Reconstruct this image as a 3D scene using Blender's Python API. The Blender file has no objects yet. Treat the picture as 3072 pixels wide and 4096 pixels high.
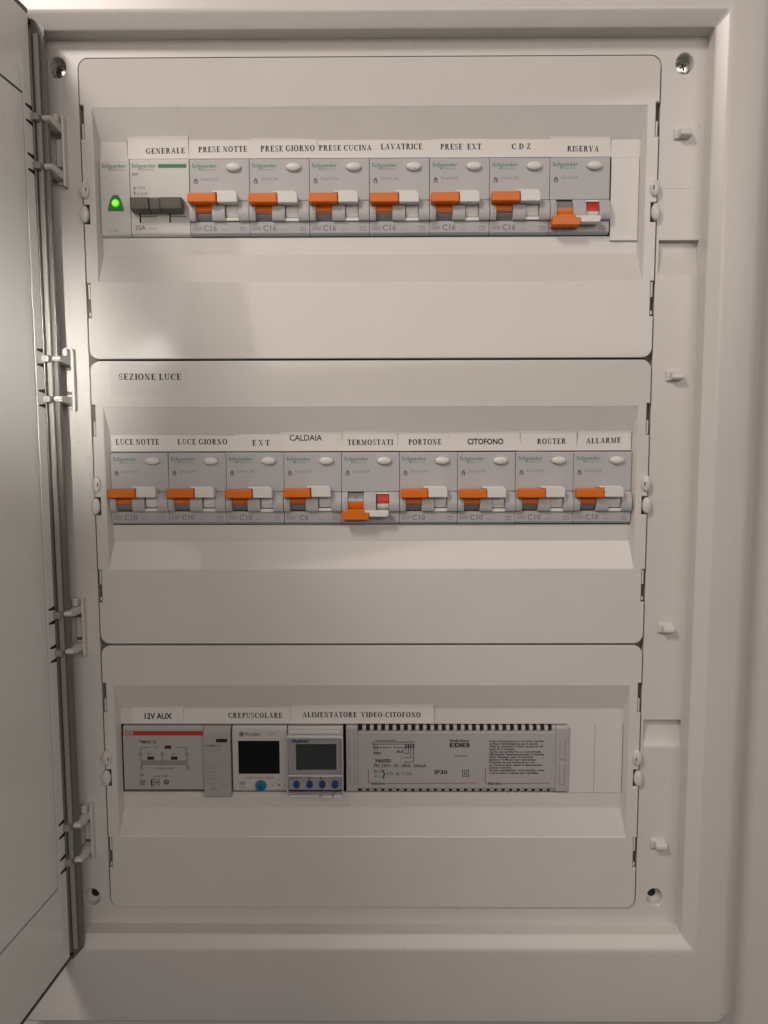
import bpy, bmesh, math, random
from mathutils import Vector, Matrix
random.seed(7)
S = 0.001                      # everything below is written in millimetres
R = math.radians
sc = bpy.context.scene
COL = sc.collection

# ------------------------------------------------------------------ camera
cam_d = bpy.data.cameras.new('camera')
cam = bpy.data.objects.new('camera', cam_d); COL.objects.link(cam)
cam_d.sensor_fit = 'VERTICAL'; cam_d.sensor_height = 36.0
cam_d.lens = 2963.0 / 4096.0 * 36.0
cam_d.clip_start = 0.01; cam_d.clip_end = 50.0
_t, _y, _r = 0.0947, -0.0064, -0.0023
fwd = Vector((math.sin(_y) * math.cos(_t), math.cos(_y) * math.cos(_t), -math.sin(_t)))
rgt = Vector((math.cos(_y), -math.sin(_y), 0.0))
up = rgt.cross(fwd)
rgt2 = rgt * math.cos(_r) + up * math.sin(_r)
up2 = -rgt * math.sin(_r) + up * math.cos(_r)
M = Matrix((rgt2, up2, -fwd)).transposed().to_4x4()
M.translation = Vector((11.15, -454.53, 28.76)) * S
cam.matrix_world = M
sc.camera = cam

# ------------------------------------------------------------------ light
sc.view_settings.view_transform = 'Standard'
sc.view_settings.look = 'None'
sc.view_settings.exposure = 0.0
sc.view_settings.gamma = 1.0
sc.view_settings.use_curve_mapping = False
world = bpy.data.worlds.new('World'); sc.world = world
world.use_nodes = True
bg = world.node_tree.nodes['Background']
bg.inputs[0].default_value = (1.0, 0.90, 0.86, 1)
bg.inputs[1].default_value = 0.07


def aim(o, frm, to):
    o.location = Vector(frm) * S
    d = (Vector(to) - Vector(frm)).normalized()
    o.rotation_euler = d.to_track_quat('-Z', 'Y').to_euler()


def area(name, frm, to, w, h, energy, col):
    l = bpy.data.lights.new(name, 'AREA'); l.shape = 'RECTANGLE'
    l.size = w * S; l.size_y = h * S; l.energy = energy; l.color = col
    o = bpy.data.objects.new(name, l); COL.objects.link(o)
    aim(o, frm, to)
    return o


area('ceiling_lamp', (-600, -900, 940), (60, 0, 0), 270, 270, 9.0, (1.0, 0.88, 0.815))
area('room_lamp', (420, -1350, 500), (-20, 0, 0), 1700, 560, 8.0, (1.0, 0.875, 0.80))
_so = area('door_lamp', (-92, -1118, 207), (-208, -222, 104), 84, 60, 0.095, (1.0, 0.95, 0.88))  # added narrow source, bounced off the door to make the glare on the covers
_so.data.spread = R(9.0)
_so.rotation_euler.rotate_axis('Z', R(-35))


# ------------------------------------------------------------------ materials


def mat(name, col, rough=0.45, metal=0.0, spec=0.5, bump=0.0, bscale=900.0, var=0.03, vscale=25.0,
        trans=0.0, alpha=1.0, emit=None, estr=0.0, coat=0.0, ior=None, specks=0.0):
    m = bpy.data.materials.new(name); m.use_nodes = True
    nt = m.node_tree; b = nt.nodes['Principled BSDF']
    b.inputs['Roughness'].default_value = rough
    b.inputs['Metallic'].default_value = metal
    b.inputs['Specular IOR Level'].default_value = spec
    b.inputs['Transmission Weight'].default_value = trans
    b.inputs['Alpha'].default_value = alpha
    b.inputs['Coat Weight'].default_value = coat
    b.inputs['Coat Roughness'].default_value = 0.12
    if ior: b.inputs['IOR'].default_value = ior
    tc = nt.nodes.new('ShaderNodeTexCoord')
    n = nt.nodes.new('ShaderNodeTexNoise'); n.inputs['Scale'].default_value = vscale
    n.inputs['Detail'].default_value = 2.5
    nt.links.new(tc.outputs['Object'], n.inputs['Vector'])
    rp = nt.nodes.new('ShaderNodeValToRGB')
    rp.color_ramp.elements[0].position = 0.1; rp.color_ramp.elements[1].position = 0.9
    rp.color_ramp.elements[0].color = [c * (1 - var) for c in col] + [1]
    rp.color_ramp.elements[1].color = [min(1, c * (1 + var)) for c in col] + [1]
    nt.links.new(n.outputs['Fac'], rp.inputs['Fac'])
    nt.links.new(rp.outputs['Color'], b.inputs['Base Color'])
    if specks:
        n3 = nt.nodes.new('ShaderNodeTexNoise'); n3.inputs['Scale'].default_value = 210.0
        n3.inputs['Detail'].default_value = 2.0
        nt.links.new(tc.outputs['Object'], n3.inputs['Vector'])
        r3 = nt.nodes.new('ShaderNodeValToRGB')
        r3.color_ramp.elements[0].position = 0.70; r3.color_ramp.elements[1].position = 0.78
        nt.links.new(n3.outputs['Fac'], r3.inputs['Fac'])
        mx = nt.nodes.new('ShaderNodeMix'); mx.data_type = 'RGBA'; mx.blend_type = 'MULTIPLY'
        mx.inputs[7].default_value = (1 - specks, 1 - specks * 1.1, 1 - specks * 1.3, 1)
        nt.links.new(r3.outputs['Color'], mx.inputs[0])
        nt.links.new(rp.outputs['Color'], mx.inputs[6])
        nt.links.new(mx.outputs[2], b.inputs['Base Color'])
    # roughness breathes a little, like handled plastic
    mr = nt.nodes.new('ShaderNodeMapRange')
    mr.inputs['From Min'].default_value = 0.05; mr.inputs['From Max'].default_value = 0.95
    mr.inputs['To Min'].default_value = max(0.02, rough * 0.88); mr.inputs['To Max'].default_value = min(1, rough * 1.12)
    nt.links.new(n.outputs['Fac'], mr.inputs['Value'])
    nt.links.new(mr.outputs['Result'], b.inputs['Roughness'])
    if bump > 0:
        n2 = nt.nodes.new('ShaderNodeTexNoise'); n2.inputs['Scale'].default_value = bscale
        n2.inputs['Detail'].default_value = 3.0
        nt.links.new(tc.outputs['Object'], n2.inputs['Vector'])
        bp = nt.nodes.new('ShaderNodeBump'); bp.inputs['Strength'].default_value = bump
        bp.inputs['Distance'].default_value = 0.0003
        nt.links.new(n2.outputs['Fac'], bp.inputs['Height'])
        nt.links.new(bp.outputs['Normal'], b.inputs['Normal'])
    if emit:
        b.inputs['Emission Color'].default_value = list(emit) + [1]
        b.inputs['Emission Strength'].default_value = estr
    return m


ABS = mat('white_abs', (0.66, 0.64, 0.61), 0.06, spec=0.42, bump=0.012, bscale=700, var=0.03, specks=0.10)
FRAME = mat('frame_abs', (0.645, 0.625, 0.592), 0.30, bump=0.05, bscale=700, var=0.03, specks=0.10)
DOORW = mat('door_white', (0.78, 0.785, 0.75), 0.05, spec=0.38, bump=0.0, bscale=300, var=0.03, vscale=8, specks=0.08)
WALLM = mat('wall_plaster', (0.60, 0.575, 0.55), 0.85, bump=0.6, bscale=260, var=0.05, vscale=40)
PAPER = mat('paper', (0.75, 0.725, 0.69), 0.55, bump=0.08, bscale=400, var=0.02)
TAPE = mat('clear_tape', (0.66, 0.645, 0.615), 0.08, spec=0.6, alpha=0.02, var=0.0)
INK = mat('black_ink', (0.018, 0.017, 0.022), 0.6, var=0.1)
GREYINK = mat('grey_ink', (0.16, 0.155, 0.16), 0.6, var=0.1)
FAINTINK = mat('faint_ink', (0.25, 0.245, 0.25), 0.6, var=0.1)
GREENINK = mat('green_ink', (0.035, 0.21, 0.095), 0.6, var=0.1)
REDINK = mat('red_ink', (0.33, 0.02, 0.015), 0.6, var=0.1)
BLUEINK = mat('blue_ink', (0.02, 0.05, 0.22), 0.6, var=0.1)
BRK = mat('breaker_grey', (0.455, 0.457, 0.46), 0.42, bump=0.12, bscale=900, var=0.02)
BRKD = mat('breaker_base_grey', (0.41, 0.412, 0.42), 0.42, bump=0.12, bscale=900, var=0.02)
SWW = mat('switch_white', (0.60, 0.59, 0.56), 0.40, bump=0.1, var=0.02)
ORANGE = mat('orange_plastic', (0.70, 0.16, 0.003), 0.38, bump=0.08, var=0.04)
WHT = mat('white_lever', (0.72, 0.71, 0.68), 0.34, var=0.02)
RED = mat('red_flag', (0.52, 0.03, 0.02), 0.45, var=0.03)
STEEL = mat('grey_drum', (0.30, 0.295, 0.305), 0.30, metal=0.35, var=0.04)
SCREWM = mat('zinc_screw', (0.62, 0.63, 0.62), 0.22, metal=1.0, var=0.1, vscale=200)
DKGREY = mat('dark_lever', (0.095, 0.088, 0.075), 0.42, bump=0.1, var=0.05)
BLACK = mat('black_gap_and_shadow', (0.012, 0.011, 0.010), 0.7, var=0.1)
BOXIN = mat('box_interior', (0.16, 0.145, 0.12), 0.8, var=0.1)
SMOKE = mat('smoked_plastic', (0.30, 0.29, 0.265), 0.34, spec=0.4, var=0.08)
EDGE = mat('door_edge_plastic', (0.03, 0.032, 0.026), 0.25, var=0.1)
SMOKED = mat('dark_smoked_plastic', (0.14, 0.135, 0.12), 0.28, spec=0.5, var=0.08)
DEVG = mat('device_grey', (0.41, 0.40, 0.395), 0.45, bump=0.12, var=0.02)
DEVT = mat('device_taupe', (0.39, 0.375, 0.35), 0.45, bump=0.12, var=0.02)
PLATE = mat('printed_plate', (0.42, 0.405, 0.405), 0.4, var=0.02)
RIM = mat('clear_rim', (0.85, 0.85, 0.88), 0.08, spec=0.9, alpha=0.6, var=0.0)  # milky white puts the clear flap's edge highlights into the colour
DEVL = mat('device_light', (0.53, 0.52, 0.51), 0.42, bump=0.12, var=0.02)
REDBAND = mat('red_band', (0.42, 0.045, 0.018), 0.4, var=0.04)
LCDK = mat('black_display', (0.004, 0.004, 0.005), 0.10, var=0.1)
LCDG = mat('grey_display', (0.055, 0.062, 0.060), 0.16, var=0.06)
BLUEB = mat('blue_button', (0.025, 0.07, 0.27), 0.32, var=0.05)
TEALB = mat('teal_button', (0.015, 0.17, 0.30), 0.28, var=0.05)
CLEAR = mat('clear_plastic', (0.93, 0.93, 0.95), 0.06, trans=1.0, ior=1.30, var=0.0)
GREENL = mat('green_lamp', (0.05, 0.5, 0.05), 0.2, emit=(0.06, 0.72, 0.012), estr=0.8, var=0.05)
GREENC = mat('green_lamp_core', (0.2, 0.7, 0.05), 0.2, emit=(0.28, 1.0, 0.02), estr=1.25, var=0.05)
GREENH = mat('green_lamp_housing', (0.008, 0.09, 0.02), 0.12, emit=(0.01, 0.28, 0.03), estr=0.12, var=0.2, vscale=300)

# ------------------------------------------------------------------ mesh helpers


def soften(me, sharp):
    """smooth shading with area-weighted normals, so big flat faces stay flat beside their rounded edges"""
    me.shade_smooth()
    c = math.cos(R(sharp))
    at = {}
    pn = [p.normal.copy() for p in me.polygons]; pa = [p.area for p in me.polygons]
    for p in me.polygons:
        for v in p.vertices: at.setdefault(v, []).append(p.index)
    out = [None] * len(me.loops)
    for p in me.polygons:
        n0 = pn[p.index]
        for li, v in zip(p.loop_indices, p.vertices):
            t = Vector((0, 0, 0))
            for g in at[v]:
                if n0.dot(pn[g]) > c: t += pn[g] * pa[g]
            out[li] = tuple(t.normalized()) if t.length > 0 else tuple(n0)
    me.normals_split_custom_set(out)


class MB:
    def __init__(self):
        self.v = []; self.f = []; self.m = []; self.mats = []

    def mi(self, m):
        if m not in self.mats: self.mats.append(m)
        return self.mats.index(m)

    def add(self, vs, fs, m):
        b = len(self.v); i = self.mi(m)
        self.v += [tuple(p) for p in vs]
        for f in fs:
            self.f.append([b + k for k in f]); self.m.append(i)

    def _bm(self, bm, m):
        bm.verts.index_update()
        self.add([v.co[:] for v in bm.verts], [[v.index for v in f.verts] for f in bm.faces], m)
        bm.free()

    def box(self, x0, x1, y0, y1, z0, z1, m, bev=0.0, seg=2):
        if bev <= 0:
            vs = [(x, y, z) for x in (x0, x1) for y in (y0, y1) for z in (z0, z1)]
            self.add(vs, [(0, 1, 3, 2), (4, 6, 7, 5), (0, 4, 5, 1), (2, 3, 7, 6), (0, 2, 6, 4), (1, 5, 7, 3)], m)
            return
        bm = bmesh.new(); bmesh.ops.create_cube(bm, size=1.0)
        for v in bm.verts:
            v.co = ((x0 + x1) / 2 + v.co.x * (x1 - x0), (y0 + y1) / 2 + v.co.y * (y1 - y0), (z0 + z1) / 2 + v.co.z * (z1 - z0))
        bmesh.ops.bevel(bm, geom=bm.edges[:], offset=bev, segments=seg, affect='EDGES', profile=0.5)
        self._bm(bm, m)

    def prism(self, poly, axis, a, b, m, bev=0.0, seg=2):
        """poly of (p,q): axis 'y' -> (x,z) extruded over y; axis 'x' -> (y,z) extruded over x"""
        f = (lambda p, t: (p[0], t, p[1])) if axis == 'y' else (lambda p, t: (t, p[0], p[1]))
        n = len(poly)
        vs = [f(p, a) for p in poly] + [f(p, b) for p in poly]
        fs = [list(range(n)), list(range(2 * n - 1, n - 1, -1))] + [[i, (i + 1) % n, n + (i + 1) % n, n + i] for i in range(n)]
        if bev <= 0:
            self.add(vs, fs, m); return
        bm = bmesh.new(); bv = [bm.verts.new(v) for v in vs]
        for q in fs: bm.faces.new([bv[i] for i in q])
        bmesh.ops.recalc_face_normals(bm, faces=bm.faces[:])
        ed = [e for e in bm.edges if len(e.link_faces) == 2 and e.calc_face_angle(0) > 0.5]
        bmesh.ops.bevel(bm, geom=ed, offset=bev, segments=seg, affect='EDGES', profile=0.5, clamp_overlap=True)
        self._bm(bm, m)

    def quad(self, pts, m):
        self.add(pts, [list(range(len(pts)))], m)

    def flat(self, x0, x1, z0, z1, y, m):
        self.quad([(x0, y, z0), (x1, y, z0), (x1, y, z1), (x0, y, z1)], m)

    def rim(self, x0, x1, z0, z1, t, y, m):
        self.flat(x0, x1, z0, z0 + t, y, m); self.flat(x0, x1, z1 - t, z1, y, m)
        self.flat(x0, x0 + t, z0 + t, z1 - t, y, m); self.flat(x1 - t, x1, z0 + t, z1 - t, y, m)

    def line(self, p, q, t, y, m):
        dx, dz = q[0] - p[0], q[1] - p[1]; L = math.hypot(dx, dz) or 1
        nx, nz = -dz / L * t / 2, dx / L * t / 2
        self.quad([(p[0] + nx, y, p[1] + nz), (p[0] - nx, y, p[1] - nz), (q[0] - nx, y, q[1] - nz), (q[0] + nx, y, q[1] + nz)], m)

    def poly(self, pts, t, y, m):
        for a, b in zip(pts, pts[1:]): self.line(a, b, t, y, m)

    def ring(self, cx, cz, r0, r1, y, m, n=20, a0=0, a1=360, rz=1.0):
        k = n + 1
        vs = []
        for i in range(k):
            a = R(a0 + (a1 - a0) * i / n)
            vs.append((cx + r0 * math.cos(a), y, cz + r0 * rz * math.sin(a)))
            vs.append((cx + r1 * math.cos(a), y, cz + r1 * rz * math.sin(a)))
        self.add(vs, [(2 * i, 2 * i + 1, 2 * i + 3, 2 * i + 2) for i in range(n)], m)

    def lathe_y(self, cx, cz, prof, m, n=24, sx=1.0, sz=1.0):
        """prof: list of (radius, y) revolved round the y axis"""
        vs = []; fs = []
        for r, y in prof:
            for i in range(n):
                a = 2 * math.pi * i / n
                vs.append((cx + sx * r * math.cos(a), y, cz + sz * r * math.sin(a)))
        for j in range(len(prof) - 1):
            for i in range(n):
                k = (i + 1) % n
                fs.append((j * n + i, j * n + k, (j + 1) * n + k, (j + 1) * n + i))
        if prof[-1][0] > 1e-6: fs.append([(len(prof) - 1) * n + i for i in range(n)])
        self.add(vs, fs, m)

    def cyl_z(self, cx, cy, r, z0, z1, m, n=14):
        vs = [(cx + r * math.cos(2 * math.pi * i / n), cy + r * math.sin(2 * math.pi * i / n), z) for z in (z0, z1) for i in range(n)]
        fs = [[i, (i + 1) % n, n + (i + 1) % n, n + i] for i in range(n)] + [list(range(n)), list(range(2 * n - 1, n - 1, -1))]
        self.add(vs, fs, m)

    def build(self, name, parent=None, loc=(0, 0, 0), sharp=32):
        me = bpy.data.meshes.new(name)
        me.from_pydata([(x * S, y * S, z * S) for x, y, z in self.v], [], self.f)
        for m in self.mats: me.materials.append(m)
        me.polygons.foreach_set('material_index', self.m)
        bm = bmesh.new(); bm.from_mesh(me)
        bmesh.ops.remove_doubles(bm, verts=bm.verts[:], dist=1e-7)
        bmesh.ops.recalc_face_normals(bm, faces=bm.faces[:])
        bm.to_mesh(me); bm.free()
        if sharp: soften(me, sharp)
        me.update()
        o = bpy.data.objects.new(name, me); COL.objects.link(o)
        o.location = Vector(loc) * S
        if parent: o.parent = parent
        return o

    # ---------------- lettering
    def sans(self, s, x0, base, cap, y, m, width=None, bold=0.0, align='L', vert=False, sx=1.0):
        vs, fs = font_mesh(s, bold)
        if not vs: return
        k = cap / CAPH
        xs = [v[0] for v in vs]; a, b = min(xs), max(xs)
        kx = width / (b - a) if width else k * sx
        w = (b - a) * kx
        off = x0 if align == 'L' else x0 - w / 2 if align == 'C' else x0 - w
        out = []
        for vx, vz in vs:
            px, pz = (vx - a) * kx, vz * k
            out.append((x0 - pz, y, base + px) if vert else (off + px, y, base + pz))
        self.add(out, fs, m)

    def serif(self, s, x0, x1, base, cap, y, m, slope=0.0):
        gap = 0.13; tot = 0.0; lst = []
        for ch in s:
            if ch == ' ':
                tot += 0.34; continue
            w, polys = SERIF[ch]
            lst.append((tot, polys)); tot += w + gap
        tot -= gap
        kx = (x1 - x0) / tot; i = 0
        for ox, polys in lst:
            for p in polys:
                i += 1
                self.add([(x0 + (ox + q[0]) * kx, y - 0.0004 * (i % 9), base + q[1] * cap + slope * (ox + q[0]) * kx) for q in p], [list(range(len(p)))], m)


_fc = {}


def font_mesh(s, bold):
    key = (s, bold)
    if key not in _fc:
        c = bpy.data.curves.new('lettering', 'FONT'); c.body = s; c.size = 1.0
        c.resolution_u = 2; c.offset = bold; c.fill_mode = 'FRONT'
        o = bpy.data.objects.new('lettering', c)
        me = o.to_mesh()
        _fc[key] = ([(v.co.x, v.co.y) for v in me.vertices], [list(p.vertices) for p in me.polygons])
        o.to_mesh_clear(); bpy.data.objects.remove(o); bpy.data.curves.remove(c)
    return _fc[key]


_hv = font_mesh('H', 0.0)[0]
CAPH = max(v[1] for v in _hv) - min(v[1] for v in _hv)


def _serif_font():
    G = {}
    T, H, E = 0.23, 0.10, 0.09     # thick stem, hairline, serif height

    def rc(x0, x1, z0, z1): return [(x0, z0), (x1, z0), (x1, z1), (x0, z1)]

    def st(x, t=T, top=True, bot=True, e=0.07):
        o = [rc(x, x + t, 0, 1)]
        if bot: o.append(rc(x - e, x + t + e, 0, E))
        if top: o.append(rc(x - e, x + t + e, 1 - E, 1))
        return o

    def dg(xa, za, xb, zb, t):
        return [(xa, za), (xa + t, za), (xb + t, zb), (xb, zb)]

    def arc(cx, cz, rx, rz, a0, a1, tk=T, th=H, n=10):
        o = []
        for i in range(n):
            q = []
            for a, inner in ((i, 0), (i + 1, 0), (i + 1, 1), (i, 1)):
                an = R(a0 + (a1 - a0) * a / n)
                q.append((cx + (rx - tk * inner) * math.cos(an), cz + (rz - th * inner) * math.sin(an)))
            o.append(q)
        return o
    G['A'] = (0.84, [dg(0.07, 0, 0.37, 1, 0.07), dg(0.60, 0, 0.33, 1, 0.19), rc(0.2, 0.62, 0.29, 0.29 + H), rc(0, 0.25, 0, E), rc(0.52, 0.86, 0, E)])
    G['C'] = (0.76, arc(0.42, 0.5, 0.42, 0.52, 50, 310) + [rc(0.66, 0.72, 0.62, 1.0), rc(0.66, 0.72, 0.06, 0.22)])
    G['G'] = (0.82, arc(0.42, 0.5, 0.42, 0.52, 50, 318) + [rc(0.66, 0.72, 0.62, 1.0), rc(0.60, 0.76, 0.08, 0.44), rc(0.52, 0.84, 0.40, 0.46)])
    G['O'] = (0.86, arc(0.43, 0.5, 0.43, 0.52, 0, 360, n=20))
    G['D'] = (0.82, st(0.09, e=0.08) + arc(0.36, 0.5, 0.46, 0.5, -90, 90) + [rc(0.2, 0.38, 0, H), rc(0.2, 0.38, 1 - H, 1)])
    G['E'] = (0.70, st(0.09) + [rc(0.2, 0.66, 0, H), rc(0.2, 0.64, 1 - H, 1), rc(0.2, 0.5, 0.47, 0.47 + H), rc(0.6, 0.67, 0, 0.28), rc(0.58, 0.64, 0.74, 1), rc(0.46, 0.51, 0.36, 0.66)])
    G['F'] = (0.66, st(0.09) + [rc(0.2, 0.64, 1 - H, 1), rc(0.2, 0.5, 0.47, 0.47 + H), rc(0.58, 0.64, 0.74, 1), rc(0.46, 0.51, 0.36, 0.66)])
    G['L'] = (0.68, st(0.09) + [rc(0.2, 0.64, 0, H), rc(0.59, 0.65, 0, 0.3)])
    G['I'] = (0.34, st(0.085))
    G['N'] = (0.82, [rc(0.12, 0.19, 0, 1), rc(0.64, 0.71, 0, 1), dg(0.52, 0, 0.08, 1, 0.2), rc(0.02, 0.29, 0, E), rc(0, 0.2, 1 - E, 1), rc(0.54, 0.81, 1 - E, 1)])
    G['M'] = (1.0, [rc(0.12, 0.19, 0, 1), rc(0.74, 0.91, 0, 1), dg(0.41, 0, 0.1, 1, 0.18), dg(0.44, 0, 0.76, 1, 0.08), rc(0.02, 0.29, 0, E), rc(0.0, 0.26, 1 - E, 1), rc(0.66, 0.99, 0, E), rc(0.76, 0.99, 1 - E, 1)])
    G['P'] = (0.68, st(0.09) + arc(0.36, 0.73, 0.30, 0.27, -90, 90) + [rc(0.2, 0.38, 1 - H, 1), rc(0.2, 0.38, 0.46, 0.46 + H)])
    G['R'] = (0.80, st(0.09) + arc(0.36, 0.74, 0.29, 0.26, -90, 90) + [rc(0.2, 0.38, 1 - H, 1), rc(0.2, 0.38, 0.48, 0.48 + H), dg(0.58, 0, 0.34, 0.5, 0.19), rc(0.56, 0.84, 0, E)])
    G['S'] = (0.58, arc(0.28, 0.74, 0.26, 0.27, 40, 250, 0.13, 0.09) + arc(0.29, 0.27, 0.28, 0.28, -140, 70, 0.13, 0.09) + [[(0.05, 0.66), (0.30, 0.44), (0.52, 0.33), (0.30, 0.58)], rc(0.44, 0.5, 0.68, 1), rc(0.03, 0.09, 0.0, 0.34)])
    G['T'] = (0.74, st(0.285, top=False) + [rc(0, 0.74, 1 - H, 1), rc(0, 0.06, 0.72, 1), rc(0.68, 0.74, 0.72, 1)])
    G['U'] = (0.80, [rc(0.1, 0.27, 0.3, 1), rc(0.62, 0.69, 0.3, 1), rc(0.01, 0.36, 1 - E, 1), rc(0.53, 0.79, 1 - E, 1)] + arc(0.395, 0.33, 0.295, 0.35, 180, 360, 0.12, 0.09))
    G['V'] = (0.82, [dg(0.32, 0, 0.06, 1, 0.2), dg(0.39, 0, 0.66, 1, 0.07), rc(0, 0.34, 1 - E, 1), rc(0.56, 0.82, 1 - E, 1)])
    G['X'] = (0.82, [dg(0.57, 0, 0.06, 1, 0.2), dg(0.07, 0, 0.62, 1, 0.07), rc(0, 0.25, 0, E), rc(0.48, 0.82, 0, E), rc(0, 0.34, 1 - E, 1), rc(0.52, 0.78, 1 - E, 1)])
    G['Z'] = (0.72, [rc(0.04, 0.68, 0, H), rc(0.04, 0.66, 1 - H, 1), dg(0.03, 0, 0.48, 1, 0.19), rc(0.04, 0.1, 0.72, 1), rc(0.63, 0.69, 0, 0.28)])
    G['-'] = (0.34, [rc(0.03, 0.31, 0.3, 0.41)])
    return G


SERIF = _serif_font()


def rrect(x0, x1, z0, z1, r, n=6):
    p = []
    for cx, cz, a in ((x1 - r, z1 - r, 0), (x0 + r, z1 - r, 90), (x0 + r, z0 + r, 180), (x1 - r, z0 + r, 270)):
        for i in range(n + 1):
            t = R(a + 90 * i / n)
            p.append((cx + r * math.cos(t), cz + r * math.sin(t)))
    return p


def offset_poly(p, d):
    """shrink a counter-clockwise polygon by d"""
    n = len(p); o = []
    for i in range(n):
        a, b, c = Vector(p[i - 1]), Vector(p[i]), Vector(p[(i + 1) % n])
        e1, e2 = (b - a).normalized(), (c - b).normalized()
        n1, n2 = Vector((-e1.y, e1.x)), Vector((-e2.y, e2.x))
        k = 1 + n1.dot(n2)
        q = b + (n1 + n2) * (d / max(k, 0.3))
        o.append((q.x, q.y))
    return o


def fill_with_holes(mb, loops, y, m):
    bm = bmesh.new(); ed = []
    for lp in loops:
        vs = [bm.verts.new((p[0], y, p[1])) for p in lp]
        for i in range(len(vs)): ed.append(bm.edges.new((vs[i - 1], vs[i])))
    bmesh.ops.triangle_fill(bm, use_beauty=True, use_dissolve=False, edges=ed, normal=(0, -1, 0))
    mb._bm(bm, m)


def bridge(mb, la, ya, lb, yb, m):
    n = len(la)
    vs = [(p[0], ya, p[1]) for p in la] + [(p[0], yb, p[1]) for p in lb]
    mb.add(vs, [[i, (i + 1) % n, n + (i + 1) % n, n + i] for i in range(n)], m)


def thing(name, loc, label, cat, group=None):
    o = bpy.data.objects.new(name, None); COL.objects.link(o)
    o.location = Vector(loc) * S; o.empty_display_size = 0.01
    o['label'] = label; o['category'] = cat
    if group: o['group'] = group
    return o


def copy_tree(o, parent=None):
    c = o.copy(); COL.objects.link(c)
    if parent: c.parent = parent
    for ch in [k for k in bpy.data.objects if k.parent == o]:
        copy_tree(ch, c)
    return c


# ------------------------------------------------------------------ wall
w = MB()
for a, b, c, e in ((-900, -210, -900, 900), (210, 900, -900, 900), (-210, 210, -900, -310), (-210, 210, 285, 900)): w.flat(a, b, c, e, 13.0, WALLM)
wall = w.build('wall', sharp=0); wall['kind'] = 'structure'

ROWZ = (174.4, 0.0, -174.4)
PITCH = 35.8
ROWX = -161.1

# ------------------------------------------------------------------ cabinet
cab = thing('electrical_cabinet', (0, 0, -351), 'white flush-mounted electrical cabinet in the wall, its door standing open on the left', 'electrical cabinet')
CZ = 351.0                                   # children keep world millimetres, shifted up to the empty at the base


def cpart(mb, name, parent=cab, sharp=32):
    mb.v = [(x, y, z + CZ) for x, y, z in mb.v]
    return mb.build(name, parent, sharp=sharp)


f = MB()
N = 6
ZT, ZB = 262.8, -284.6
L = [(rrect(-197.2, 197.2, ZB, ZT, 1.0, N), 2.0), (rrect(-197.7, 197.7, ZB - 0.7, ZT + 0.6, 1.0, N), -7.4),
     (rrect(-198.5, 198.5, ZB - 1.7, ZT + 1.4, 1.2, N), -8.3),
     (rrect(-203.3, 203.3, ZB - 7.4, ZT + 7.2, 1.5, N), -11.7), (rrect(-204.6, 204.6, ZB - 8.6, ZT + 8.6, 1.6, N), -12.2),
     (rrect(-206, 206, ZB - 10.4, ZT + 10, 1.8, N), -12.2),
     (rrect(-216, 216, ZB - 30, ZT + 30, 4, N), -11.0),
     (rrect(-223.5, 223.5, ZB - 52, ZT + 52, 6, N), -9.6), (rrect(-227.2, 227.2, ZB - 60, ZT + 58, 7, N), -8.4),
     (rrect(-230.2, 230.2, ZB - 63, ZT + 61, 8, N), -5.6), (rrect(-235.0, 235.0, ZB - 65.6, ZT + 65.6, 10, N), 0.5),
     (rrect(-236.2, 236.2, ZB - 66.4, ZT + 66.4, 10, N), 3.0), (rrect(-235.6, 235.6, ZB - 66.0, ZT + 66.0, 10, N), 12.9)]
for (a, ya), (b, yb) in zip(L, L[1:]): bridge(f, a, ya, b, yb, FRAME)
# inner flange, cut for the covers, the two finger pockets and the four screw cups
HX0, HX1, HZ0, HZ1 = -171.2, 171.1, -273.2, 253.3
outer = rrect(-197.2, 197.2, ZB, ZT, 1.0, N)
hole = rrect(HX0, HX1, HZ0, HZ1, 6.5, 8)
PK = ((172.6, 196.6, 127.0, 148.2), (172.6, 196.6, -166.8, -147.2))
SCW = ((-183.2, 247.9), (184.6, 248.2), (-183.0, -267.0), (183.4, -266.3))
loops = [outer, hole]
for a, b, c, d in PK: loops.append([(a, c), (b, c), (b, d), (a, d)])
for x, z in SCW: loops.append([(x + 5.6 * math.cos(2 * math.pi * i / 20), z + 5.6 * 1.14 * math.sin(2 * math.pi * i / 20)) for i in range(20)])
fill_with_holes(f, loops, 2.0, FRAME)
hole_in = rrect(HX0, HX1, HZ0, HZ1, 6.5, 8)
bridge(f, hole, 2.0, hole_in, 5.0, FRAME)
bridge(f, hole_in, 5.0, rrect(HX0 + 5, HX1 - 5, HZ0 + 5, HZ1 - 5, 3.0, 8), 5.0, BOXIN)  # added ledge, dark colour stands in for shade in the cover groove
for k, (a, b, c, d) in enumerate(PK):
    # scooped pocket: deep at the far end, a curved ramp back up to the flange
    n = 8
    for i in range(n):
        t0, t1 = i / n, (i + 1) / n
        def dep(t): return 2.0 + 4.2 * (1 - t ** 2.2)
        def zz(t): return (d - (d - c) * t) if k == 0 else (c + (d - c) * (1 - t))
        za, zb, ya, yb = zz(t0), zz(t1), dep(t0), dep(t1)
        f.quad([(a, ya, za), (b, ya, za), (b, yb, zb), (a, yb, zb)], FRAME)
        for x in (a, b): f.quad([(x, 2.0, za), (x, ya, za), (x, yb, zb), (x, 2.0, zb)], FRAME)
    f.quad([(a, 2.0, d), (b, 2.0, d), (b, 6.2, d), (a, 6.2, d)], FRAME)
for x, z in SCW: f.lathe_y(x, z, [(5.6, 2.0), (5.2, 2.5), (4.9, 8.0)], FRAME, n=20, sz=1.14)
for x, z in SCW[2:]:
    f.lathe_y(x, z, [(2.7, 7.9), (2.6, 7.95)], BLACK, n=18, sz=1.1)
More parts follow.
